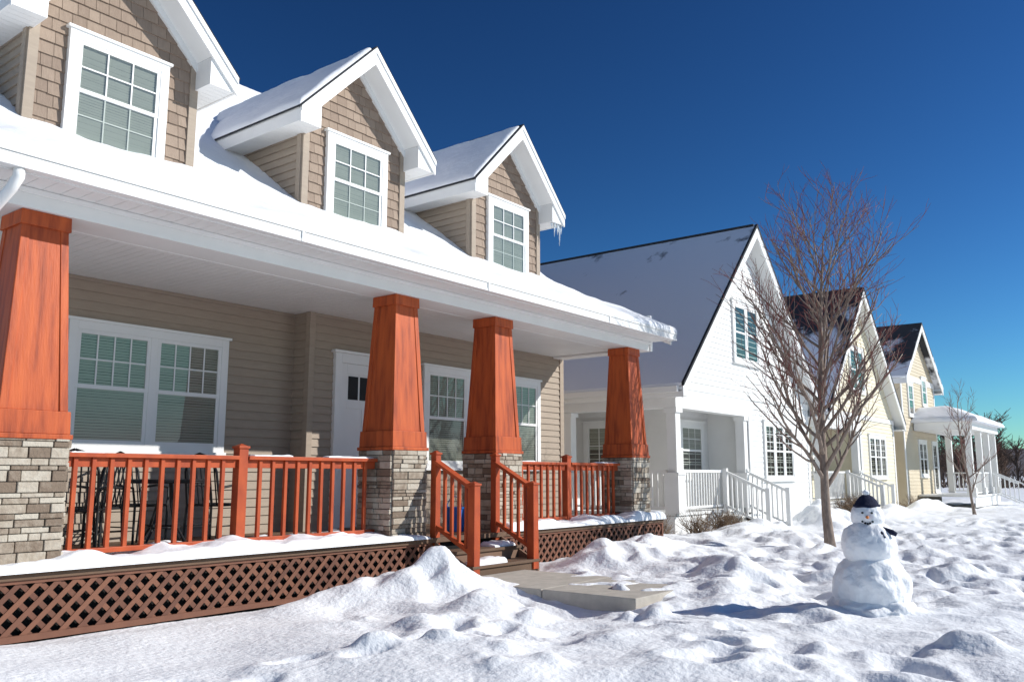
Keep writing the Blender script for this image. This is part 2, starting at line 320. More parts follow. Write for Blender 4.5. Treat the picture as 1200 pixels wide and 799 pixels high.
# dormers
shk=MB(); shb=MB(); dlap=MB(); dtr=MB(); dsh=MB(); drc=MB()
YD=9.6; SL=1.04
for di,c in enumerate((4.69,8.45,12.2)):
    hw=1.01; ow=1.37; zp=6.53; ze=zp-SL*ow
    zu=lambda d: zp-.24-SL*d
    siding(shk,[(c-hw,3.3),(c+hw,3.3),(c+hw,zu(hw)),(c,zu(0)),(c-hw,zu(hw))],BF(YD),course=.15,proud=.018,shingle=True,back=shb)
    for s in (-1,1):
        xs=c+s*hw
        B=BL(xs) if s<0 else (Vector((xs,0,0)),-Y,Z,X)
        pl=[(YD,3.3),(12.1,zu(hw)),(YD,zu(hw))]
        if s>0: pl=[(-p[0],p[1]) for p in pl][::-1]
        siding(dlap,pl,B,course=.12,proud=.024,back=dlap)
        dtr_c=(xs-.02,xs+.09) if s<0 else (xs-.09,xs+.02)
        drc.box(dtr_c[0],dtr_c[1],YD-.035,YD+.0,3.3,zu(hw)-.01)
        drc.box(xs-.04 if s<0 else xs, xs if s<0 else xs+.04, YD+.0,YD+.09,3.3,zu(hw)-.01)
        a=(c,zp); b=(c+s*ow,ze)
        y0,y1=9.2,14.9
        for (mb,t0,t1,yy0,ext) in ((dsh,-.025,0.0,y0-.015,.02),):
            x2=b[0]+s*ext; z2=b[1]-SL*ext
            mb.hexa([(a[0],yy0,a[1]+t0),(x2,yy0,z2+t0),(x2,y1,z2+t0),(a[0],y1,a[1]+t0),(a[0],yy0,a[1]+t1),(x2,yy0,z2+t1),(x2,y1,z2+t1),(a[0],y1,a[1]+t1)])
        h=.27
        dtr.prism([(a[0],a[1]-.027-h),(b[0],b[1]-.027-h*.86),(b[0],b[1]-.027),(a[0],a[1]-.027)][::s],y0,y0+.03)
        dtr.prism([(a[0],a[1]-.027-.085),(b[0],b[1]-.027-.075),(b[0],b[1]-.027),(a[0],a[1]-.027)][::s],y0-.018,y0-.0005)
        dtr.prism([(c+s*(hw-.02),b[1]-.228),(b[0]-s*.001,b[1]-.228),(b[0]-s*.001,b[1]-.05),(c+s*(hw-.02),b[1]-.05+SL*(ow-hw))][::s],y0+.031,y0+.05)
        dtr.hexa([(a[0],YD-.05,a[1]-.38),(c+s*hw,YD-.05,a[1]-.38-SL*hw),(c+s*hw,YD,a[1]-.38-SL*hw),(a[0],YD,a[1]-.38),
                  (a[0],YD-.05,a[1]-.25),(c+s*hw,YD-.05,a[1]-.25-SL*hw),(c+s*hw,YD,a[1]-.25-SL*hw),(a[0],YD,a[1]-.25)])
        q1=c+s*(hw-.02); zq=a[1]-SL*(hw-.02)
        dtr.hexa([(a[0],y0+.03,a[1]-.26),(q1,y0+.03,zq-.26),(q1,YD-.05,zq-.26),(a[0],YD-.05,a[1]-.26),
                  (a[0],y0+.03,a[1]-.24),(q1,y0+.03,zq-.24),(q1,YD-.05,zq-.24),(a[0],YD-.05,a[1]-.24)])
        dtr.box(min(q1,q1+s*.02),max(q1,q1+s*.02),y0+.05,YD-.001,b[1]-.226,zq-.262)
        dtr.hexa([(b[0]-s*.03,y0+.05,b[1]-.235),(b[0],y0+.05,b[1]-.235),(b[0],y1,b[1]-.235),(b[0]-s*.03,y1,b[1]-.235),
                  (b[0]-s*.03,y0+.05,b[1]-.03),(b[0],y0+.05,b[1]-.03),(b[0],y1,b[1]-.03),(b[0]-s*.03,y1,b[1]-.03)])
        yy=y0+.051
        while yy<14:
            xa,xb=sorted((c+s*(hw+.001),b[0]-s*.03)); dtr.box(xa,xb,yy,yy+.096,b[1]-.225,b[1]-.205); yy+=.1
    zf=(lambda c,zp: lambda x,y: zp+.002-SL*np.abs(x-c))(c,zp)
    snow_sheet('dormer_roof_snow',c-ow+.0,c-.07,9.24,14.9,zf,.075,edge=.07,step=.07,seed=20+di,amp=.7,fs=1.6,parent=H1)
    snow_sheet('dormer_roof_snow',c+.05,c+ow,9.24,14.9,zf,.05,edge=.07,step=.09,seed=30+di,amp=.6,fs=1.2,parent=H1)
    window(W,BF(YD),c-.61,c+.61,3.66,5.05,units=1,cas=.11,mun=(3,2),blind=1,base=.022,lowmun=(3,2))
W.done(H1)
shk.obj('shake_siding','shake',H1); shb.obj('shake_backing','shakeback',H1); dlap.obj('dormer_side_siding','taupe',H1)
dtr.obj('dormer_trim','white',H1); dsh.obj('dormer_roofs','shingle',H1); drc.obj('dormer_corner_boards','taupe',H1)
ic=MB()
for (x,l) in ((13.50,.42),(13.42,.22),(13.46,.16),(13.33,.27),(13.54,.18),(13.26,.12)):
    y=9.24+R.random()*.1; ic.tube([(x,y,4.88),(x+.004,y,4.88-l*.5),(x,y,4.88-l)],[.024,.014,.003],6)
ic.obj('icicles','ice',H1,smooth=True)
# columns
st=MB(); so=MB(); mo=MB()
def stones(mb,B,u1,v1):
    v=0
    while v<v1-.01:
        h=min(R.choice((.04,.05,.06,.075,.09)),v1-v); u=-R.random()*.02
        while u<u1:
            w=R.uniform(.08,.30); e=min(u+w,u1)
            if u1-e<.05: e=u1
            p=R.uniform(.012,.035); a=max(u,0)+.004; b=e-.004 if e<u1 else e+.0
            mb.lbox(B,a,b,v+.003,v+h-.003,-.02,p); u=e
            if e>=u1: break
        v+=h
for c in (3.17,7.57,9.54,13.28):
    x0,x1,y0,y1=c-.29,c+.29,7.46,8.04; zt=.30
    mo.box(x0,x1,y0,y1,DZ-.4,zt-.01); b0=DZ-.02; hh=zt-b0
    stones(so,(Vector((x0,y0,b0)),X,Z,-Y),x1-x0,hh); stones(so,(Vector((x0,y0,b0)),Y,Z,-X),y1-y0,hh)
    stones(so,(Vector((x1,y0,b0)),Y,Z,X),y1-y0,hh); stones(so,(Vector((x0,y1,b0)),X,Z,Y),x1-x0,hh)
    cy=7.75
    def fr(mb,h0,h1,z0,z1,cc=c,cy=cy):
        mb.hexa([(cc-h0,cy-h0,z0),(cc+h0,cy-h0,z0),(cc+h0,cy+h0,z0),(cc-h0,cy+h0,z0),(cc-h1,cy-h1,z1),(cc+h1,cy-h1,z1),(cc+h1,cy+h1,z1),(cc-h1,cy+h1,z1)])
    fr(st,.315,.315,.295,.335); fr(st,.298,.292,.336,.53); 
    fr(st,.262,.182,.53,2.233)
    for sx in (-1,1):
        for sy in (-1,1):
            for w in (0,1):
                h0,h1=.275,.195; t=.07
                if w==0: q=lambda h,z:[(c+sx*h,cy+sy*h,z),(c+sx*(h-t),cy+sy*h,z),(c+sx*(h-t),cy+sy*(h-.02),z),(c+sx*h,cy+sy*(h-.02),z)]
                else: q=lambda h,z:[(c+sx*h,cy+sy*(h-.02),z),(c+sx*h,cy+sy*(h-t),z),(c+sx*(h-.02),cy+sy*(h-t),z),(c+sx*(h-.02),cy+sy*(h-.02),z)]
                st.hexa(q(h0,.53)+q(h1,2.11))
    fr(st,.212,.208,2.105,2.2335)
st.obj('tapered_columns','stain',H1,bevel=.005); so.obj('column_stone','stone',H1,bevel=.006); mo.obj('column_mortar','mortar',H1)
# railings
rl=MB()
def railrun(x0,x1,y=7.75):
    rl.box(x0,x1,y-.07,y+.07,.155,.195); rl.box(x0,x1,y-.02,y+.02,.07,.155); rl.box(x0,x1,y-.045,y+.045,-.69,-.645)
    n=round((x1-x0)/.165)
    for i in range(1,n):
        x=x0+(x1-x0)*i/n; rl.box(x-.02,x+.02,y-.042,y-.004,-.66,.155)
def post(x,y,z0,z1,w=.055):
    rl.box(x-w,x+w,y-w,y+w,z0,z1); rl.box(x-w-.012,x+w+.012,y-w-.012,y+w+.012,z1,z1+.025); 
    rl.hexa([(x-w,y-w,z1+.025),(x+w,y-w,z1+.025),(x+w,y+w,z1+.025),(x-w,y+w,z1+.025),(x-.01,y-.01,z1+.05),(x+.01,y-.01,z1+.05),(x+.01,y+.01,z1+.05),(x-.01,y+.01,z1+.05)])
railrun(3.49,5.31); post(5.37,7.75,DZ,.27); railrun(5.43,7.25)
railrun(9.86,11.35); post(11.41,7.75,DZ,.27); railrun(11.47,12.96)
for xs in (7.98,9.17):
    post(xs,6.77,-1.2,-.13); post(xs,7.40,DZ-.1,.25,.045)
    rl.beam((xs,7.42,.18),(xs,6.77,-.17),.12,.04); rl.beam((xs,7.40,-.62),(xs,6.80,-.93),.06,.05)
    for i in range(1,5):
        y=7.36-.59*i/5; t=(7.42-y)/.65; rl.box(xs-.019,xs+.019,y-.019,y+.019,-.62-.31*t*1.02,.17-.35*t)
rl.obj('porch_railings','stainh',H1,bevel=.004)
for k,(a,b) in enumerate(((5.5,6.0),(6.5,7.2),(9.9,10.5),(12.2,12.9),(3.6,3.9))):
    snow_sheet('rail_snow',a,b,7.69,7.81,lambda x,y:x*0+.194,.018,edge=.04,step=.04,seed=80+k,amp=1,fs=5,parent=H1)
# deck
dk=MB(); y=7.36
while y<YW1: dk.box(XL,XR-.03,y,y+.134,DZ-.03,DZ); y+=.14
dk.box(XL,XR-.03,7.33,7.355,DZ-.06,DZ-.002)
for (z,ya,yb) in ((-.92,7.04,7.33),(-1.075,6.74,7.04)):
    dk.box(7.9,9.25,ya-.03,ya+.14,z-.035,z); dk.box(7.9,9.25,ya+.145,yb-.002,z-.035,z); dk.box(7.92,9.23,ya,ya+.02,z-.2,z-.036)
for xs in (7.9,9.21): dk.hexa([(xs,6.72,-1.3),(xs+.04,6.72,-1.3),(xs+.04,7.33,-1.3),(xs,7.33,-1.3),(xs,6.72,-1.12),(xs+.04,6.72,-1.12),(xs+.04,7.33,-.82),(xs,7.33,-.82)])
dk.obj('deck_and_steps','deck',H1,bevel=.004)
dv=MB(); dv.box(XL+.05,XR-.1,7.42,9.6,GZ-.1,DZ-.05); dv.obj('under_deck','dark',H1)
lt=MB()
def lattice(B,u0,u1,v0,v1):
    lt.lbox(B,u0,u1,v1-.055,v1,0,.03); lt.lbox(B,u0,u1,v0,v0+.05,0,.03); lt.lbox(B,u0,u0+.05,v0+.05,v1-.055,0,.03); lt.lbox(B,u1-.05,u1,v0+.05,v1-.055,0,.03)
    O,U,V,N=B; P=lambda u,v,n:O+U*u+V*v+N*n; conv=[(u0+.02,v0+.02),(u1-.02,v0+.02),(u1-.02,v1-.02),(u0+.02,v1-.02)]
    sp=.15; w=.042
    for s in (1,-1):
        k=u0-1.0
        while k<u1+1.0:
            h=v1-v0; ub=k; ut=k+s*h
            pl=clipconv([(ub,v0),(ub+w*1.41,v0),(ut+w*1.41,v1),(ut,v1)],conv)
            if len(pl)>2:
                n0,n1=(.012,.02) if s==1 else (.003,.011)
                lt.poly([P(p[0],p[1],n1) for p in pl]); lt.poly([P(p[0],p[1],n0) for p in pl][::-1])
                for i in range(len(pl)):
                    p=pl[i]; q=pl[(i+1)%len(pl)]; lt.poly([P(p[0],p[1],n0),P(q[0],q[1],n0),P(q[0],q[1],n1),P(p[0],p[1],n1)])
            k+=sp
lattice(BF(7.38),XL,7.88,GZ-.06,DZ-.035); lattice(BF(7.38),9.27,XR-.03,GZ-.06,DZ-.035)
lattice((Vector((XR-.06,0,0)),Y,Z,X),7.4,9.5,GZ-.06,DZ-.035)
lt.obj('lattice_skirt','lattice',H1)
zfl=lambda x,y: x*0+DZ-.004
snow_sheet('deck_snow',XL,7.78,7.28,7.93,zfl,.10,edge=.07,step=.04,seed=41,amp=1.1,fs=1.8,parent=H1)
snow_sheet('deck_snow',9.36,XR-.02,7.29,7.95,zfl,.10,edge=.07,step=.04,seed=43,amp=1.0,fs=2.2,parent=H1)
snow_sheet('step_snow',8.75,9.18,7.06,7.32,lambda x,y:x*0-.922,.06,edge=.06,step=.03,seed=45,amp=1,fs=4,parent=H1)
snow_sheet('step_snow',8.05,8.6,6.74,7.0,lambda x,y:x*0-1.077,.06,edge=.06,step=.03,seed=46,amp=1,fs=4,parent=H1)
# ================================================================== porch furniture
def chair(name,x,y,rot):
    e=empty(name,(x,y,DZ)); e.rotation_euler[2]=rot; m=MB()
    for sx in (-.22,.22):
        m.tube([(sx,-.22,0),(sx,-.22,.43),(sx*1.1,-.2,.62),(sx*1.15,.0,.65),(sx*1.05,.22,.62)],.014,6)
        m.tube([(sx,.24,0),(sx,.2,.43),(sx*.95,.27,.8),(sx*.7,.30,.95),(0,.31,1.0)],.014,6)
        m.tube([(sx,-.22,.2),(sx,.2,.2)],.008,6)
    m.tube([(-.22,-.22,.43),(.22,-.22,.43),(.22,.2,.43),(-.22,.2,.43),(-.22,-.22,.43)],.014,6)
    for i in range(7):
        t=-.18+.06*i; m.tube([(t,-.22,.43),(t,.2,.43),(t,.27,.8),(t,.305,.96)],.009,5)
    for k in range(5):
        m.tube([(-.22,-.14+.08*k,.435),(.22,-.14+.08*k,.435)],.009,5)
    a=m.obj('frame','black',e)
    return e
chair('patio_chair',4.35,8.8,-1.4); chair('patio_chair',5.75,8.75,1.9); chair('patio_chair',5.1,9.25,.2); chair('patio_chair',4.0,8.4,2.6)
tb=empty('patio_table',(5.05,8.6,DZ)); m=MB(); m.tube([(0,0,.70),(0,0,.72)],.42,28); m.tube([(.40*math.cos(t*.3),.40*math.sin(t*.3),.69) for t in range(22)],.014,6)
for k in range(4):
    a=k*math.pi/2+.4; m.tube([(.06*math.cos(a),.06*math.sin(a),.7),(.10*math.cos(a),.10*math.sin(a),.45),(.18*math.cos(a),.18*math.sin(a),.2),(.32*math.cos(a),.32*math.sin(a),0)],.013,6)
m.tube([(.18*math.cos(t*.4),.18*math.sin(t*.4),.22) for t in range(17)],.009,6); m.obj('frame','black',tb)
pe=empty('blue_bucket',(8.98,7.95,DZ)); m=MB()
m.tube([(0,0,0),(0,0,.02),(0,0,.30),(0,0,.305),(0,0,.33)],[.11,.115,.15,.16,.16],20)
m.tube([(.155*math.cos(t*math.pi/10),.02,.31+.16*math.sin(t*math.pi/10)) for t in range(11)],.006,5); m.obj('tub','blue',pe,smooth=False)
# ================================================================== neighbours
def cottage(name,dx,sid,roofmat,trim='white'):
    h=empty(name); lap=MB(); core=MB(); tr=MB(); rf=MB(); Wn=Win(); x0,x1,c=16.5+dx,24.7+dx,20.6+dx; yf=8.4; yb=18.4; zp=6.28; s=1.0; zE=zp-.06-4.1*s
    siding(lap,[(x0,1.9),(x1,1.9),(x1,zE),(c,zp-.1),(x0,zE)],BF(yf),course=.13,back=core)
    siding(lap,[(20.4+dx,GZ),(x1,GZ),(x1,1.9),(20.4+dx,1.9)],BF(yf),course=.13,back=core)
    siding(lap,[(18.2+dx,-.8),(20.4+dx,-.8),(20.4+dx,1.6),(18.2+dx,1.6)],BF(9.5),course=.13,back=core)
    siding(lap,[(9.5,-.8),(13.2,-.8),(13.2,1.6),(9.5,1.6)],BL(18.2+dx),course=.13,back=core)
    siding(lap,[(8.4,-.8),(9.5,-.8),(9.5,1.6),(8.4,1.6)],BL(20.4+dx),course=.13,back=core)
    siding(lap,[(13.2,GZ),(yb,GZ),(yb,2.2),(13.2,2.2)],BL(x0),course=.13,back=core)
    siding(lap,[(-yb,GZ),(-yf,GZ),(-yf,2.2),(-yb,2.2)],(Vector((x1,0,0)),-Y,Z,X),course=.13,back=core)
    core.poly([(x0,yb,GZ),(x1,yb,GZ),(x1,yb,zE),(c,yb,zp),(x0,yb,zE)]); core.poly([(x0,13.2,GZ),(18.2+dx,13.2,GZ),(18.2+dx,13.2,1.6),(x0,13.2,1.6)])
    tr.box(x0+.1,20.39+dx,yf+.1,9.49,-.86,-.8); tr.box(x0+.1,18.19+dx,9.49,13.19,-.86,-.8)
    tr.box(x0+.12,20.38+dx,yf+.14,yf+.16,GZ-.1,-.87); tr.box(x0+.12,x0+.14,yf+.16,13.19,GZ-.1,-.87)
    tr.box(x0+.05,20.4+dx,yf+.05,9.49,1.6,1.64); tr.box(x0+.05,18.2+dx,9.49,13.19,1.6,1.64)
    tr.box(x0-.03,20.38+dx,yf-.03,yf+.25,1.42,1.9); tr.box(x0-.03,x0+.25,yf+.25,13.19,1.42,1.95)
    tr.box(x0-.02,x1+.02,yf-.045,yf-.02,1.84,2.0)
    for xc,yc in ((x0+.13,yf+.12),(x0+.13,11.2),(x0+.13,13.05),(20.25+dx,yf+.12)):
        tr.box(xc-.11,xc+.11,yc-.11,yc+.11,-.8,1.42); tr.box(xc-.16,xc+.16,yc-.16,yc+.16,-.8,.0); tr.box(xc-.18,xc+.18,yc-.18,yc+.18,0,.05); tr.box(xc-.15,xc+.15,yc-.15,yc+.15,1.32,1.415)
    tr.box(20.37+dx,20.52+dx,yf-.03,yf+.0,GZ,1.84); tr.box(x1-.14,x1+.02,yf-.03,yf,GZ,2.0); 
    for sg in (-1,1):
        xo=c+sg*4.45; zo=zp-4.45*s; y0=8.02; y1=yb+.3
        rf.hexa([(c,y0-.01,zp-.0),(xo,y0-.01,zo),(xo,y1,zo),(c,y1,zp),(c,y0-.01,zp+.07),(xo,y0-.01,zo+.07),(xo,y1,zo+.07),(c,y1,zp+.07)])
        tr.hexa([(c,y0,zp-.27),(xo,y0,zo-.24),(xo,y0+.04,zo-.24),(c,y0+.04,zp-.27),(c,y0,zp-.003),(xo,y0,zo-.003),(xo,y0+.04,zo-.003),(c,y0+.04,zp-.003)])
        tr.hexa([(c,y0+.04,zp-.1),(xo,y0+.04,zo-.1),(xo,yf-.0,zo-.1),(c,yf,zp-.1),(c,y0+.04,zp-.08),(xo,y0+.04,zo-.08),(xo,yf,zo-.08),(c,yf,zp-.08)])
        tr.box(min(xo,xo-sg*.04),max(xo,xo-sg*.04),y0+.04,y1,zo-.22,zo-.01)
        a,b=sorted((xo-sg*.04,c+sg*4.1)); tr.box(a,b,y0+.04,y1,zo-.2,zo-.17)
        g=xo+sg*.05; tr.box(min(g-.05,g+.05),max(g-.05,g+.05),y0+.1,y1,zo-.12,zo)
    rf.obj('roof',roofmat,h); 
    rd=MB()
    for sg in (-1,1):
        xo=c+sg*4.45; zo=zp-4.45*s
        rd.hexa([(c,8.0,zp+.002),(xo,8.0,zo+.002),(xo,8.06,zo+.002),(c,8.06,zp+.002),(c,8.0,zp+.074),(xo,8.0,zo+.074),(xo,8.06,zo+.074),(c,8.06,zp+.074)])
    rd.box(c-.06,c+.06,8.1,yb+.3,zp-.02,zp+.08); rd.obj('roof_edge','shingle',h)
    window(Wn,BF(yf),19.6+dx,21.25+dx,2.72,4.28,units=2,mun=None,cas=.12,blind=.0,base=.01)
    window(Wn,BF(yf),21.3+dx,23.4+dx,-.14,1.38,units=3,mun=(2,3),lowmun=(2,3),cas=.1,blind=0,base=.01)
    window(Wn,BF(9.5),18.75+dx,20.1+dx,-.1,1.3,units=1,mun=(3,2),lowmun=(3,2),cas=.13,blind=.5,base=.01)
    window(Wn,BL(18.2+dx),10.9,11.8,-.78,1.3,units=1,mun=(2,2),lowmun=None,cas=.12,blind=.3,base=.01)
    Wn.done(h); 
    def rail(a,b):
        a=Vector(a); b=Vector(b); tr.beam(a+Z*.88,b+Z*.88,.07,.06); tr.beam(a+Z*.1,b+Z*.1,.05,.05); n=max(2,int((b-a).length/.13))
        for i in range(1,n): p=a.lerp(b,i/n); tr.beam(p+Z*.1,p+Z*.87,.035,.035)
    rail((x0+.29,yf+.12,-.8),(18.95+dx,yf+.12,-.8)); rail((x0+.13,yf+.28,-.8),(x0+.13,11.04,-.8)); rail((x0+.13,11.36,-.8),(x0+.13,12.9,-.8))
    for xs in (19.0+dx,20.25+dx):
        rail((xs,yf+.0,-.82),(xs,yf-.95,-1.25)); tr.box(xs-.05,xs+.05,yf-1.03,yf-.93,GZ-.05,-.3); tr.box(xs-.05,xs+.05,yf-.02,yf+.08,-.9,.15)
    for i in range(3): tr.box(19.05+dx,20.2+dx,yf-.3*(i+1),yf-.3*i+.1,-.93-.13*i-.04,-.93-.13*i)
    tr.obj('trim_and_porch',trim,h); lap.obj('siding',sid,h); core.obj('wall_core',sid,h)
    return h
cottage('white_gable_house',0,'whitesiding','roofA'); cottage('cream_gable_house',9.4,'cream','roofB')
def house4(name,x0,x1,sid,roofmat,c,zp,zE):
    h=empty(name); lap=MB(); core=MB(); tr=MB(); rf=MB(); Wn=Win(); yf=8.4; yb=19
    siding(lap,[(x0,GZ),(x1,GZ),(x1,zE),(c,zp-.1),(x0,zE)],BF(yf),course=.14,back=core)
    siding(lap,[(yf,GZ),(yb,GZ),(yb,zE),(yf,zE)],BL(x0),course=.14,back=core)
    siding(lap,[(-yb,GZ),(-yf,GZ),(-yf,zE),(-yb,zE)],(Vector((x1,0,0)),-Y,Z,X),course=.14,back=core)
    s=(zp-zE)/(c-x0)
    for sg in (-1,1):
        xo=c+sg*(c-x0+.35); zo=zp-s*(c-x0+.35); y0=8.05;y1=yb+.3
        rf.hexa([(c,y0-.01,zp-.0),(xo,y0-.01,zo),(xo,y1,zo),(c,y1,zp),(c,y0-.01,zp+.07),(xo,y0-.01,zo+.07),(xo,y1,zo+.07),(c,y1,zp+.07)])
        tr.hexa([(c,y0,zp-.27),(xo,y0,zo-.24),(xo,y0+.04,zo-.24),(c,y0+.04,zp-.27),(c,y0,zp-.003),(xo,y0,zo-.003),(xo,y0+.04,zo-.003),(c,y0+.04,zp-.003)])
        tr.box(min(xo,xo-sg*.04),max(xo,xo-sg*.04),y0+.04,y1,zo-.22,zo-.01)
        a,b=sorted((xo-sg*.04,c+sg*(c-x0))); tr.box(a,b,y0+.04,y1,zo-.2,zo-.17)
        xx=x0 if sg<0 else x1; tr.box(min(xx,xx-sg*.15),max(xx,xx-sg*.15),yf-.03,yf,GZ,zE-.25)
    tr.box(x0,x1,yf-.04,yf-.018,zE-.25,zE-.02)
    px0,px1,py=x0+1.6,x1+1.6,6.3
    tr.box(px0,px1,py,yf-.05,-.85,-.78); tr.box(px0+.05,px1-.05,py+.05,py+.08,GZ,-.86)
    tr.box(px0-.05,px1+.05,py-.05,yf-.05,1.75,2.05)
    for xc in (px0+.15,(px0+px1)/2-.6,(px0+px1)/2+1.1,px1-.15):
        tr.box(xc-.11,xc+.11,py+.05,py+.27,-.78,1.75); tr.box(xc-.16,xc+.16,py+.0,py+.32,-.78,-.5)
    tr.box(px1-.26,px1-.04,8.1,8.34,-.78,1.75)
    rf.hexa([(px0-.3,py-.3,2.052),(px1+.3,py-.3,2.052),(px1+.3,yf,2.052),(px0-.3,yf,2.052),(px0+.7,py+.9,2.6),(px1-.9,py+.9,2.6),(px1-.9,yf,2.6),(px0+.7,yf,2.6)])
    def rail(a,b):
        a=Vector(a); b=Vector(b); tr.beam(a+Z*.88,b+Z*.88,.07,.06); tr.beam(a+Z*.1,b+Z*.1,.05,.05); n=max(2,int((b-a).length/.16))
        for i in range(1,n): p=a.lerp(b,i/n); tr.beam(p+Z*.1,p+Z*.87,.04,.04)
    rail((px0+.2,py+.15,-.8),(px1-1.8,py+.15,-.8)); rail((px1-.15,py+.3,-.8),(px1-.15,yf,-.8))
    rail((px1-1.7,py+.1,-.8),(px1-1.7,py-.9,-1.25)); rail((px1-.5,py+.1,-.8),(px1-.5,py-.9,-1.25))
    window(Wn,BF(yf),x0+1.0,x0+1.9,2.3,3.7,units=1,mun=(2,2),cas=.12,blind=.4,base=.01)
    window(Wn,BF(yf),x0+3.4,x0+4.3,2.85,4.1,units=1,mun=(2,2),cas=.12,blind=.4,base=.01)
    window(Wn,BF(yf),x0+2.2,x0+3.6,-.1,1.4,units=2,mun=(2,2),cas=.12,blind=0,base=.01)
    window(Wn,BF(yf),x0+4.6,x0+5.5,-.75,1.4,units=1,mun=(2,2),cas=.12,blind=0,base=.01)
    window(Wn,BL(x0),9.4,10.2,2.4,3.7,units=1,mun=(2,2),cas=.12,blind=.4,base=.01)
    Wn.done(h); rf.obj('roof',roofmat,h); tr.obj('trim_and_porch','white',h); lap.obj('siding',sid,h); core.obj('wall_core',sid,h)
    snow_sheet('porch_roof_snow',px0-.3,px1+.3,py-.3,yf,lambda x,y: 2.06+.54*np.clip(np.minimum(np.minimum((x-px0+.3)/1.0,(px1+.3-x)/1.2),(y-py+.3)/1.2),0,1),.14,edge=.15,step=.15,seed=61,amp=.4,parent=h)
    return h
house4('tan_gable_house',35.6,41.4,'tan','roofB',38.5,6.25,4.0)
# ================================================================== ground
xs=np.concatenate([-2*np.geomspace(1,400,26)[::-1]+3.5,np.arange(1.6,13,.033),np.arange(13,25,.07),np.arange(25,46,.2),46+np.geomspace(.3,1500,45)])
ys=np.concatenate([-1.2-np.geomspace(.05,1200,40)[::-1],np.arange(-1.2,8.3,.033),8.3+np.geomspace(.05,1200,60)])
XX,YY=np.meshgrid(xs,ys)
ss=lambda a,b,t:(lambda q:q*q*(3-2*q))(np.clip((t-a)/(b-a),0,1))
near=1-ss(45,80,np.hypot(XX,YY))
def maskf(x,y):
    left=ss(4.0,6.4,x+.6*(5.5-y)+1.6*fbm(x*.6,y*.6,2,9))
    patch=.45+.55*ss(-.10,.07,fbm(x*.42,y*.55,3,55))
    return left*patch
mk=maskf(XX,YY); tr_=mk*(1-.3*ss(14,26,XX))
H=.16*fbm(XX*.35,YY*.35,3,1)*near+.14*fbm(XX*.8,YY*.8,3,2)*near
wx=XX+.3*fbm(XX*1.7,YY*1.7,3,70); wy=YY+.3*fbm(XX*1.7,YY*1.7,3,74)
H+=tr_*near*(.40*fbm(wx*1.1,wy*1.1,3,3)+.20*fbm(wx*2.9,wy*2.9,3,4)-.16*np.abs(fbm(wx*1.9,wy*1.9,3,14)))
C=np.zeros_like(H); F=np.zeros_like(H)
r2=np.random.default_rng(3)
def stamp(A,cx,cy,rad,fn,op):
    i0,i1=np.searchsorted(xs,[cx-rad,cx+rad]); j0,j1=np.searchsorted(ys,[cy-rad,cy+rad])
    if i1-i0<2 or j1-j0<2: return
    sx=XX[j0:j1,i0:i1]-cx; sy=YY[j0:j1,i0:i1]-cy; A[j0:j1,i0:i1]=op(A[j0:j1,i0:i1],fn(sx,sy))
def mkat(x,y): return float(mk[min(np.searchsorted(ys,y),len(ys)-1),min(np.searchsorted(xs,x),len(xs)-1)])
def foot(cx,cy,a,dep,L=.19,Wd=.095):
    ca,sa=math.cos(a),math.sin(a)
    def dist(sx,sy):
        p=(sx*ca+sy*sa)/L; q=(-sx*sa+sy*ca)/Wd; return np.sqrt(p*p+q*q)+1.3*fbm((sx+cx)*6,(sy+cy)*6,2,33)
    stamp(F,cx,cy,L*1.7,lambda sx,sy:-dep*(1-ss(.3,1.3,dist(sx,sy))),np.minimum)
    stamp(C,cx,cy,L*2.3,lambda sx,sy:dep*.3*np.exp(-((dist(sx,sy)-1.5)/.35)**2),np.maximum)
for i in range(1300):
    x=r2.uniform(2,28); y=r2.uniform(-1,7.2)
    if r2.random()>mkat(x,y)**3: continue
    foot(x,y,r2.uniform(0,6.3),r2.uniform(.04,.12),L=r2.uniform(.16,.32),Wd=r2.uniform(.09,.18))
for (ax,ay,bx,by) in ((5.0,1.0,8.5,5.8),(9,6,9.5,2.5),(10,2,24,6.5),(2.5,5.0,6.5,4.2)):
    n=int(math.hypot(bx-ax,by-ay)/.42); an=math.atan2(by-ay,bx-ax)
    for i in range(n):
        t=i/n; o=.13*(1 if i%2 else -1)+r2.normal()*.06; foot(ax+(bx-ax)*t-math.sin(an)*o,ay+(by-ay)*t+math.cos(an)*o,an+r2.normal()*.3,r2.uniform(.05,.10))
for i in range(3000):
    x=2+26*r2.random()**1.2; y=r2.uniform(-1,7.1)
    if r2.random()>mkat(x,y)**1.5: continue
    rad=r2.uniform(.03,.12)*(1 if r2.random()>.15 else 2.2); hgt=rad*r2.uniform(.25,.55); an=r2.uniform(0,3.1); el=r2.uniform(.5,1)
    def fn(sx,sy,rad=rad,hgt=hgt,an=an,el=el,x=x,y=y):
        p=sx*math.cos(an)+sy*math.sin(an); q=(-sx*math.sin(an)+sy*math.cos(an))/el; d2=(p*p+q*q)/(rad*rad)+1.0*fbm((sx+x)*9,(sy+y)*9,2,90); return hgt*np.clip(1-d2,0,1)**.7
    stamp(C,x,y,rad*1.1,fn,np.maximum)
H=H+C+F
def mound(cx,cy,rx,ry,h):
    d=((XX-cx)/rx)**2+((YY-cy)/ry)**2; global H; H=H+h*np.exp(-d*1.6)*(1+1.4*fbm(XX*2.5,YY*2.5,3,12))
mound(6.9,6.4,.8,.6,.32); mound(5.9,6.8,.8,.4,.14); mound(10.2,6.1,.9,.9,.34); mound(11.5,6.7,.8,.5,.2); mound(9.9,4.4,.7,.9,.22); mound(6.4,5.2,.5,.5,.2)
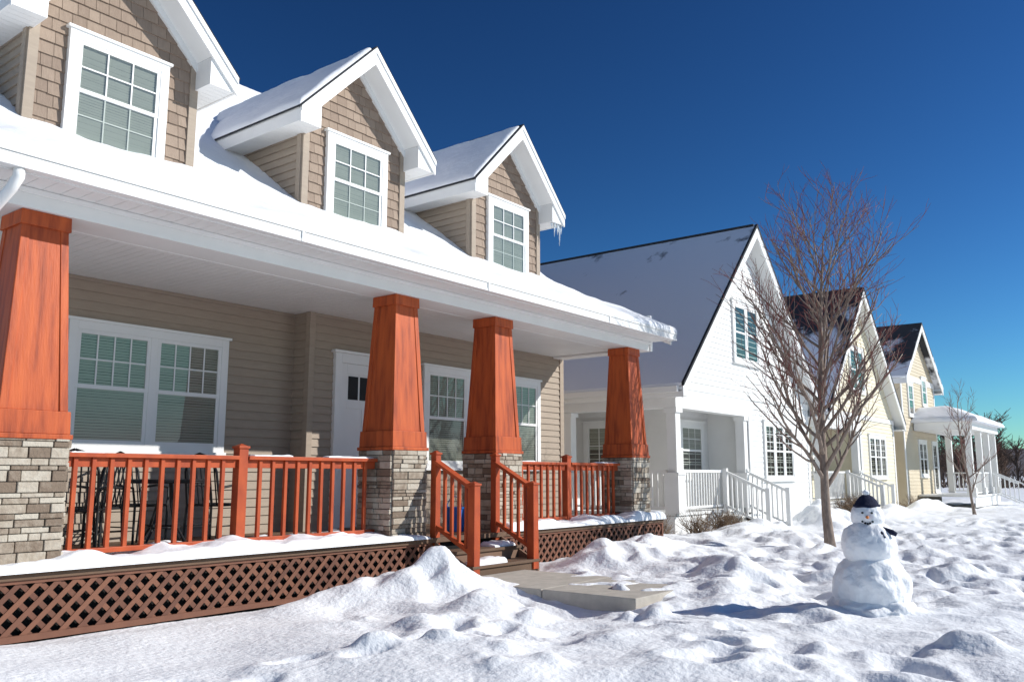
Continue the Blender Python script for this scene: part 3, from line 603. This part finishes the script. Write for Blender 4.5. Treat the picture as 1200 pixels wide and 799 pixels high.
mound(12.5,6.6,1.5,.6,.18); mound(18,7.2,1.6,.6,.3); mound(22.4,7.3,1.6,.6,.55); mound(20.9,6.7,.8,.5,.3); mound(27.5,7.0,2.5,.7,.3); mound(33,7.2,2.5,.6,.4)
mound(14.6,8.6,.7,1.5,.25); mound(8.9,3.9,.7,.35,.15)
SX0,SX1,SY0,SY1=7.5,8.9,4.3,6.7
cl=ss(-.2,.02,np.minimum(np.minimum(XX-SX0,SX1-XX),np.minimum(YY-SY0,SY1-YY)))
dd=fbm(XX*2.2,YY*2.2,3,21)
cov=ss(.0,.10,(XX-SX0-.12)*.45+dd*.5+.55*np.clip(YY-5.35,0,1))
H=H*(1-cl*(1-cov))+cl*(1-cov)*(-.05)+cl*cov*.05
front=np.exp(-(((XX-7.15)/.4)**2+((YY-4.7)/.6)**2)); H-=front*.10
cls=ss(-.05,.1,np.minimum(np.minimum(XX-7.95,9.2-XX),np.minimum(YY-6.55,7.5-YY))); H=H*(1-cls)-.03*cls
H-= .03*ss(6.9,7.3,YY)*((XX>2)&(XX<6))
for _ in range(2):
    H[1:-1,:]=(H[:-2,:]+2*H[1:-1,:]+H[2:,:])/4; H[:,1:-1]=(H[:,:-2]+2*H[:,1:-1]+H[:,2:])/4
H+=tr_*near*.02*fbm(XX*10,YY*10,2,31)+(1-tr_)*near*.008*fbm(XX*8,YY*8,2,35)
H=np.where((YY>7.39)&(YY<9.6)&(XX>2.4)&(XX<13.9),-.25,H)
gridobj('snow_ground',xs,ys,H+GZ,'snow')
gh=lambda x,y: float(H[np.searchsorted(ys,y),np.searchsorted(xs,x)])+GZ
cs=MB(); cs.box(SX0,SX1,SY0,5.42,GZ-.12,GZ+.055); cs.box(SX0,SX1,5.43,6.7,GZ-.12,GZ+.055); cs.obj('concrete_path','concrete',bevel=.01)
# ================================================================== trees
def bare_tree(name,loc,height,rad,spread,seed,nl=30,sub=7):
    rr=random.Random(seed); e=empty(name,loc); tk=MB(); br=MB(); tw=MB()
    def wig(p,d,L,n,trop,jit):
        pts=[Vector(p)]; d=Vector(d).normalized()
        for i in range(n):
            d=(d+Vector((rr.gauss(0,jit),rr.gauss(0,jit),rr.gauss(0,jit)+trop))).normalized(); pts.append(pts[-1]+d*L/n)
        return pts
    tp=wig((0,0,-.1),(-.03,0.02,1),height*.9+.1,16,.14,.04); n=len(tp)
    tk.tube(tp,[rad*((1-i/(n-1))**.8)*.97+.006+(.03*max(0,1-i/1.2)) for i in range(n)],9)
    def at(pts,t):
        f=t*(len(pts)-1); i=min(int(f),len(pts)-2); return pts[i].lerp(pts[i+1],f-i),(pts[i+1]-pts[i]).normalized()
    for k in range(nl):
        t=.20+.74*(k/(nl-1))**.95; tt=(t-.2)/.74; p,d=at(tp,t); a=k*2.4+rr.uniform(-.5,.5); el=rr.uniform(.55,.95)+.15*t
        L=spread*(1.12-.45*tt)*rr.uniform(.7,1.15)
        q=wig(p,(math.cos(a)*math.cos(el),math.sin(a)*math.cos(el),math.sin(el)),L,9,.06,.075)
        r0=rad*(1-t)*.5+.007
        br.tube(q,[r0*(1-.8*i/9)+.002 for i in range(10)],6)
        ns=int(sub*L/spread)+2
        for j in range(ns):
            u=.2+.75*j/ns+rr.uniform(-.04,.04); p2,d2=at(q,max(.1,min(u,.97))); ax=Vector((rr.gauss(0,1),rr.gauss(0,1),rr.gauss(0,.5)+.3)).normalized()
            d3=(d2+ax*.8).normalized(); L2=L*(.6-.35*u)*rr.uniform(.5,1.2)+.15
            q2=wig(p2,d3,L2,6,.07,.1); r1=r0*(1-.8*u)*.55+.0028
            br.tube(q2,[r1*(1-.7*i/6)+.0014 for i in range(7)],4)
            for m in range(3):
                u2=.25+.72*m/3+rr.random()*.1; p3,d4=at(q2,min(u2,1)); ax=Vector((rr.gauss(0,1),rr.gauss(0,1),rr.gauss(0,.5)+.35)).normalized()
                q3=wig(p3,(d4+ax*.8),L2*.5*rr.uniform(.5,1.2)+.1,4,.07,.12)
                tw.tube(q3,[.0045,.004,.0036,.003,.0022],3,cap=False)
                if rr.random()<.6:
                    p4,d5=at(q3,.5); ax=Vector((rr.gauss(0,1),rr.gauss(0,1),rr.gauss(0,.5)+.35)).normalized()
                    tw.tube(wig(p4,d5+ax*.8,L2*.28+.08,3,.06,.12),[.0038,.0034,.003,.002],3,cap=False)
    tk.obj('trunk','bark',e,smooth=True); br.obj('branches','bark',e,smooth=True); tw.obj('twigs','twig',e)
    return e
bare_tree('bare_tree',(14.8,4.75,gh(14.8,4.75)),6.1,.08,2.3,4,nl=34,sub=9)
bare_tree('bare_tree',(29.6,5.1,gh(29.6,5.1)),3.9,.04,.95,8,nl=13,sub=3)
def shrub(name,x,y,r,h,n,mat='drytwig'):
    rr=random.Random(int(x*100)); m=MB()
    for i in range(n):
        a=rr.uniform(0,6.28); el=rr.uniform(.5,1.5); p=Vector((rr.gauss(0,r*.2),rr.gauss(0,r*.2),0)); d=Vector((math.cos(a)*math.cos(el),math.sin(a)*math.cos(el),math.sin(el)))
        L=h*rr.uniform(.6,1.1); pts=[p]
        for k in range(4): d=(d+Vector((rr.gauss(0,.15),rr.gauss(0,.15),rr.gauss(0,.1)))).normalized(); pts.append(pts[-1]+d*L/4)
        m.tube(pts,[.007,.006,.005,.004,.002],3,cap=False)
        for k in range(3):
            q=pts[1+k]; dd=(d+Vector((rr.gauss(0,.6),rr.gauss(0,.6),rr.gauss(0,.4)))).normalized(); m.tube([q,q+dd*L*.3],[.004,.002],3,cap=False)
    o=m.obj(name,mat); o.location=(x,y,gh(x,y)-.05)
for (x,y,r,h,n) in ((16.4,7.9,.5,.6,90),(17.3,7.8,.5,.5,80),(18.2,7.9,.4,.45,60),(15.6,8.4,.4,.5,60),(23.6,7.9,.4,.5,50),(26.2,7.8,.6,.8,120),(27.3,7.9,.6,.75,120),(33.6,7.7,.6,.6,80)):
    shrub('bare_shrub',x,y,r,h,n)
fw=MB(); rr=random.Random(77)
for i in range(900):
    a=rr.uniform(-.9,1.15); d=rr.uniform(105,170); bx=d*math.cos(a); by=d*math.sin(a); hh=rr.uniform(4,8.5)*(1 if rr.random()>.15 else 1.2)
    tip=Vector((bx,by,GZ)); fw.tube([tip,tip+Z*hh*.5,tip+Z*hh*.95],[.16,.1,.03],4,cap=False)
    for k in range(26):
        z=hh*rr.uniform(.12,.8); aa=rr.uniform(0,6.28); l=hh*rr.uniform(.18,.4); p=tip+Z*z
        q=p+Vector((math.cos(aa)*l*.6,math.sin(aa)*l*.6,l*.7)); fw.tube([p,p.lerp(q,.5)+Z*.1,q],[.07,.05,.025],3,cap=False)
        for m_ in range(3):
            w=p.lerp(q,rr.uniform(.3,.9)); fw.tube([w,w+Vector((rr.gauss(0,.7),rr.gauss(0,.7),rr.uniform(.2,1.2)))],[.04,.02],3,cap=False)
for i in range(4200):
    a=rr.uniform(-.9,1.15); d=rr.uniform(92,106); p=Vector((d*math.cos(a),d*math.sin(a),GZ)); 
    fw.tube([p,p+Vector((rr.gauss(0,.5),rr.gauss(0,.5),rr.uniform(.6,2.0)))],[.09,.03],3,cap=False)
fw.obj('distant_woods','farwood')
hx=np.linspace(-.9,1.3,80); hm=MB()
pts=[]
for k,a in enumerate(hx):
    d=900; pts.append((Vector((d*math.cos(a),d*math.sin(a),GZ-5)),Vector((d*1.1*math.cos(a),d*1.1*math.sin(a),GZ+14+8*math.sin(k*.21)+5*math.sin(k*.53+1)))))
for p,q in zip(pts[:-1],pts[1:]): hm.poly([p[0],q[0],q[1],p[1]])
M['hill']=pm('hill_woods',(.17,.15,.16),(.12,.11,.12),scale=.02,rough=1)
hm.obj('distant_hills','hill',smooth=True)
# ================================================================== snowman
SMx,SMy=8.60,2.40; sm=empty('snowman',(SMx,SMy,gh(SMx,SMy)-.03))
def ball(name,cz,rx,rz,seed,mat='snow',sub=5,amp=.06):
    import bmesh
    bm=bmesh.new(); bmesh.ops.create_icosphere(bm,subdivisions=sub,radius=1)
    from mathutils import noise
    for v in bm.verts:
        n=noise.fractal(v.co*1.8+Vector((seed,0,0)),1,2,3)*amp*1.2+noise.noise(v.co*6+Vector((seed,3,0)))*amp*.3
        v.co=Vector((v.co.x*rx,v.co.y*rx,v.co.z*rz))*(1+n); v.co.z+=cz
    me=bpy.data.meshes.new(name); bm.to_mesh(me); bm.free(); me.polygons.foreach_set('use_smooth',[True]*len(me.polygons)); me.materials.append(M[mat])
    o=bpy.data.objects.new(name,me); scene.collection.objects.link(o); o.parent=sm; return o
ball('bottom_ball',.27,.335,.33,1,amp=.08); ball('skirt',.06,.40,.17,5,amp=.12); ball('middle_ball',.66,.245,.235,2,amp=.06); ball('head',.92,.15,.145,3,amp=.04)
hat=MB(); hat.tube([(0,0,.995),(0,0,1.03),(0,0,1.035),(.0,.0,1.07),(-.005,0,1.10),(-.01,0,1.12),(-.012,0,1.127)],[.118,.122,.108,.092,.065,.035,.01],20); hat.obj('knit_hat','navy',sm,smooth=True)
b=ball('hat_pompom',1.14,.03,.03,9,sub=3,amp=.2)
sc=MB(); pts=[(.135*math.cos(t),.135*math.sin(t),.815+.012*math.sin(2*t)) for t in [i*math.pi/12 for i in range(25)]]
sc.tube(pts,.024,10); 
fd=Vector((-SMx,-SMy,0)).normalized()
a0=math.atan2(fd.y,fd.x)
def sd(a,r,z): return (r*math.cos(a0+a),r*math.sin(a0+a),z)
rA=1.25
sc.tube([sd(rA*.7,.14,.82),sd(rA*.8,.19,.80),sd(rA*.85,.235,.785),sd(rA*.9,.27,.765)],[.022,.025,.026,.018],8)
sc.tube([sd(rA*.5,.14,.82),sd(rA*.5,.195,.77),sd(rA*.52,.225,.73)],[.022,.025,.018],8)
sc.obj('scarf','navy',sm,smooth=True)
fc=MB()
for (a,z) in ((-.28,.96),(.28,.96),(-.3,.88),(-.15,.866),(0,.86),(.15,.866),(.3,.88)):
    p=Vector(sd(a,.138,z)); o=Vector(sd(a,.16,z)); fc.tube([p,o],[.010,.008],7)
fc.obj('coal_face','coal',sm)
cr=MB(); cr.tube([sd(0,.12,.92),sd(0,.18,.92),sd(.02,.23,.915)],[.018,.013,.003],8); cr.obj('carrot_nose','carrot',sm,smooth=True)
# ================================================================== light, sky, camera
az=math.radians(38); el=math.radians(30)
S=Vector((math.cos(el)*math.sin(az),-math.cos(el)*math.cos(az),math.sin(el)))
sl=bpy.data.lights.new('sun','SUN'); sl.energy=5.0; sl.angle=math.radians(.5); sl.color=(1,.97,.92)
so_=bpy.data.objects.new('sun',sl); scene.collection.objects.link(so_); so_.rotation_euler=(-S).to_track_quat('-Z','Y').to_euler(); so_.location=(20,-20,20)
w=bpy.data.worlds.new('World'); scene.world=w; w.use_nodes=True; nt=w.node_tree; bg=nt.nodes['Background']
sk=nt.nodes.new('ShaderNodeTexSky'); sk.sky_type='NISHITA'; sk.sun_disc=False; sk.sun_elevation=el; sk.sun_rotation=math.atan2(S.x,S.y)
sk.air_density=1.0; sk.dust_density=.1; sk.ozone_density=3; sk.altitude=300
def vm(op,a,vec):
    n=nt.nodes.new('ShaderNodeVectorMath'); n.operation=op; nt.links.new(a,n.inputs[0]); n.inputs[1].default_value=vec; return n.outputs[0]
o1=vm('MULTIPLY',sk.outputs[0],(.036,.064,.084)); o1=vm('MINIMUM',o1,(.38,.50,.60))
gm=nt.nodes.new('ShaderNodeGamma'); gm.inputs[1].default_value=1.75; nt.links.new(o1,gm.inputs[0])
o1=vm('MULTIPLY',gm.outputs[0],(44,27,19))
nt.links.new(o1,bg.inputs[0]); bg.inputs[1].default_value=.1
cam=bpy.data.cameras.new('camera'); cam.lens=30; cam.sensor_width=36; cam.clip_end=4000
co=bpy.data.objects.new('camera',cam); scene.collection.objects.link(co)
pitch=math.radians(8.9); yaw=math.radians(37.8)
fw_=Vector((math.cos(yaw)*math.cos(pitch),math.sin(yaw)*math.cos(pitch),math.sin(pitch)))
co.rotation_euler=fw_.to_track_quat('-Z','Y').to_euler(); co.location=(0,0,0)
scene.camera=co
scene.view_settings.view_transform='Standard'; scene.view_settings.look='None'; scene.view_settings.exposure=0
for o in list(scene.collection.objects):
    if o.parent is None: o.location.z+=-GZ
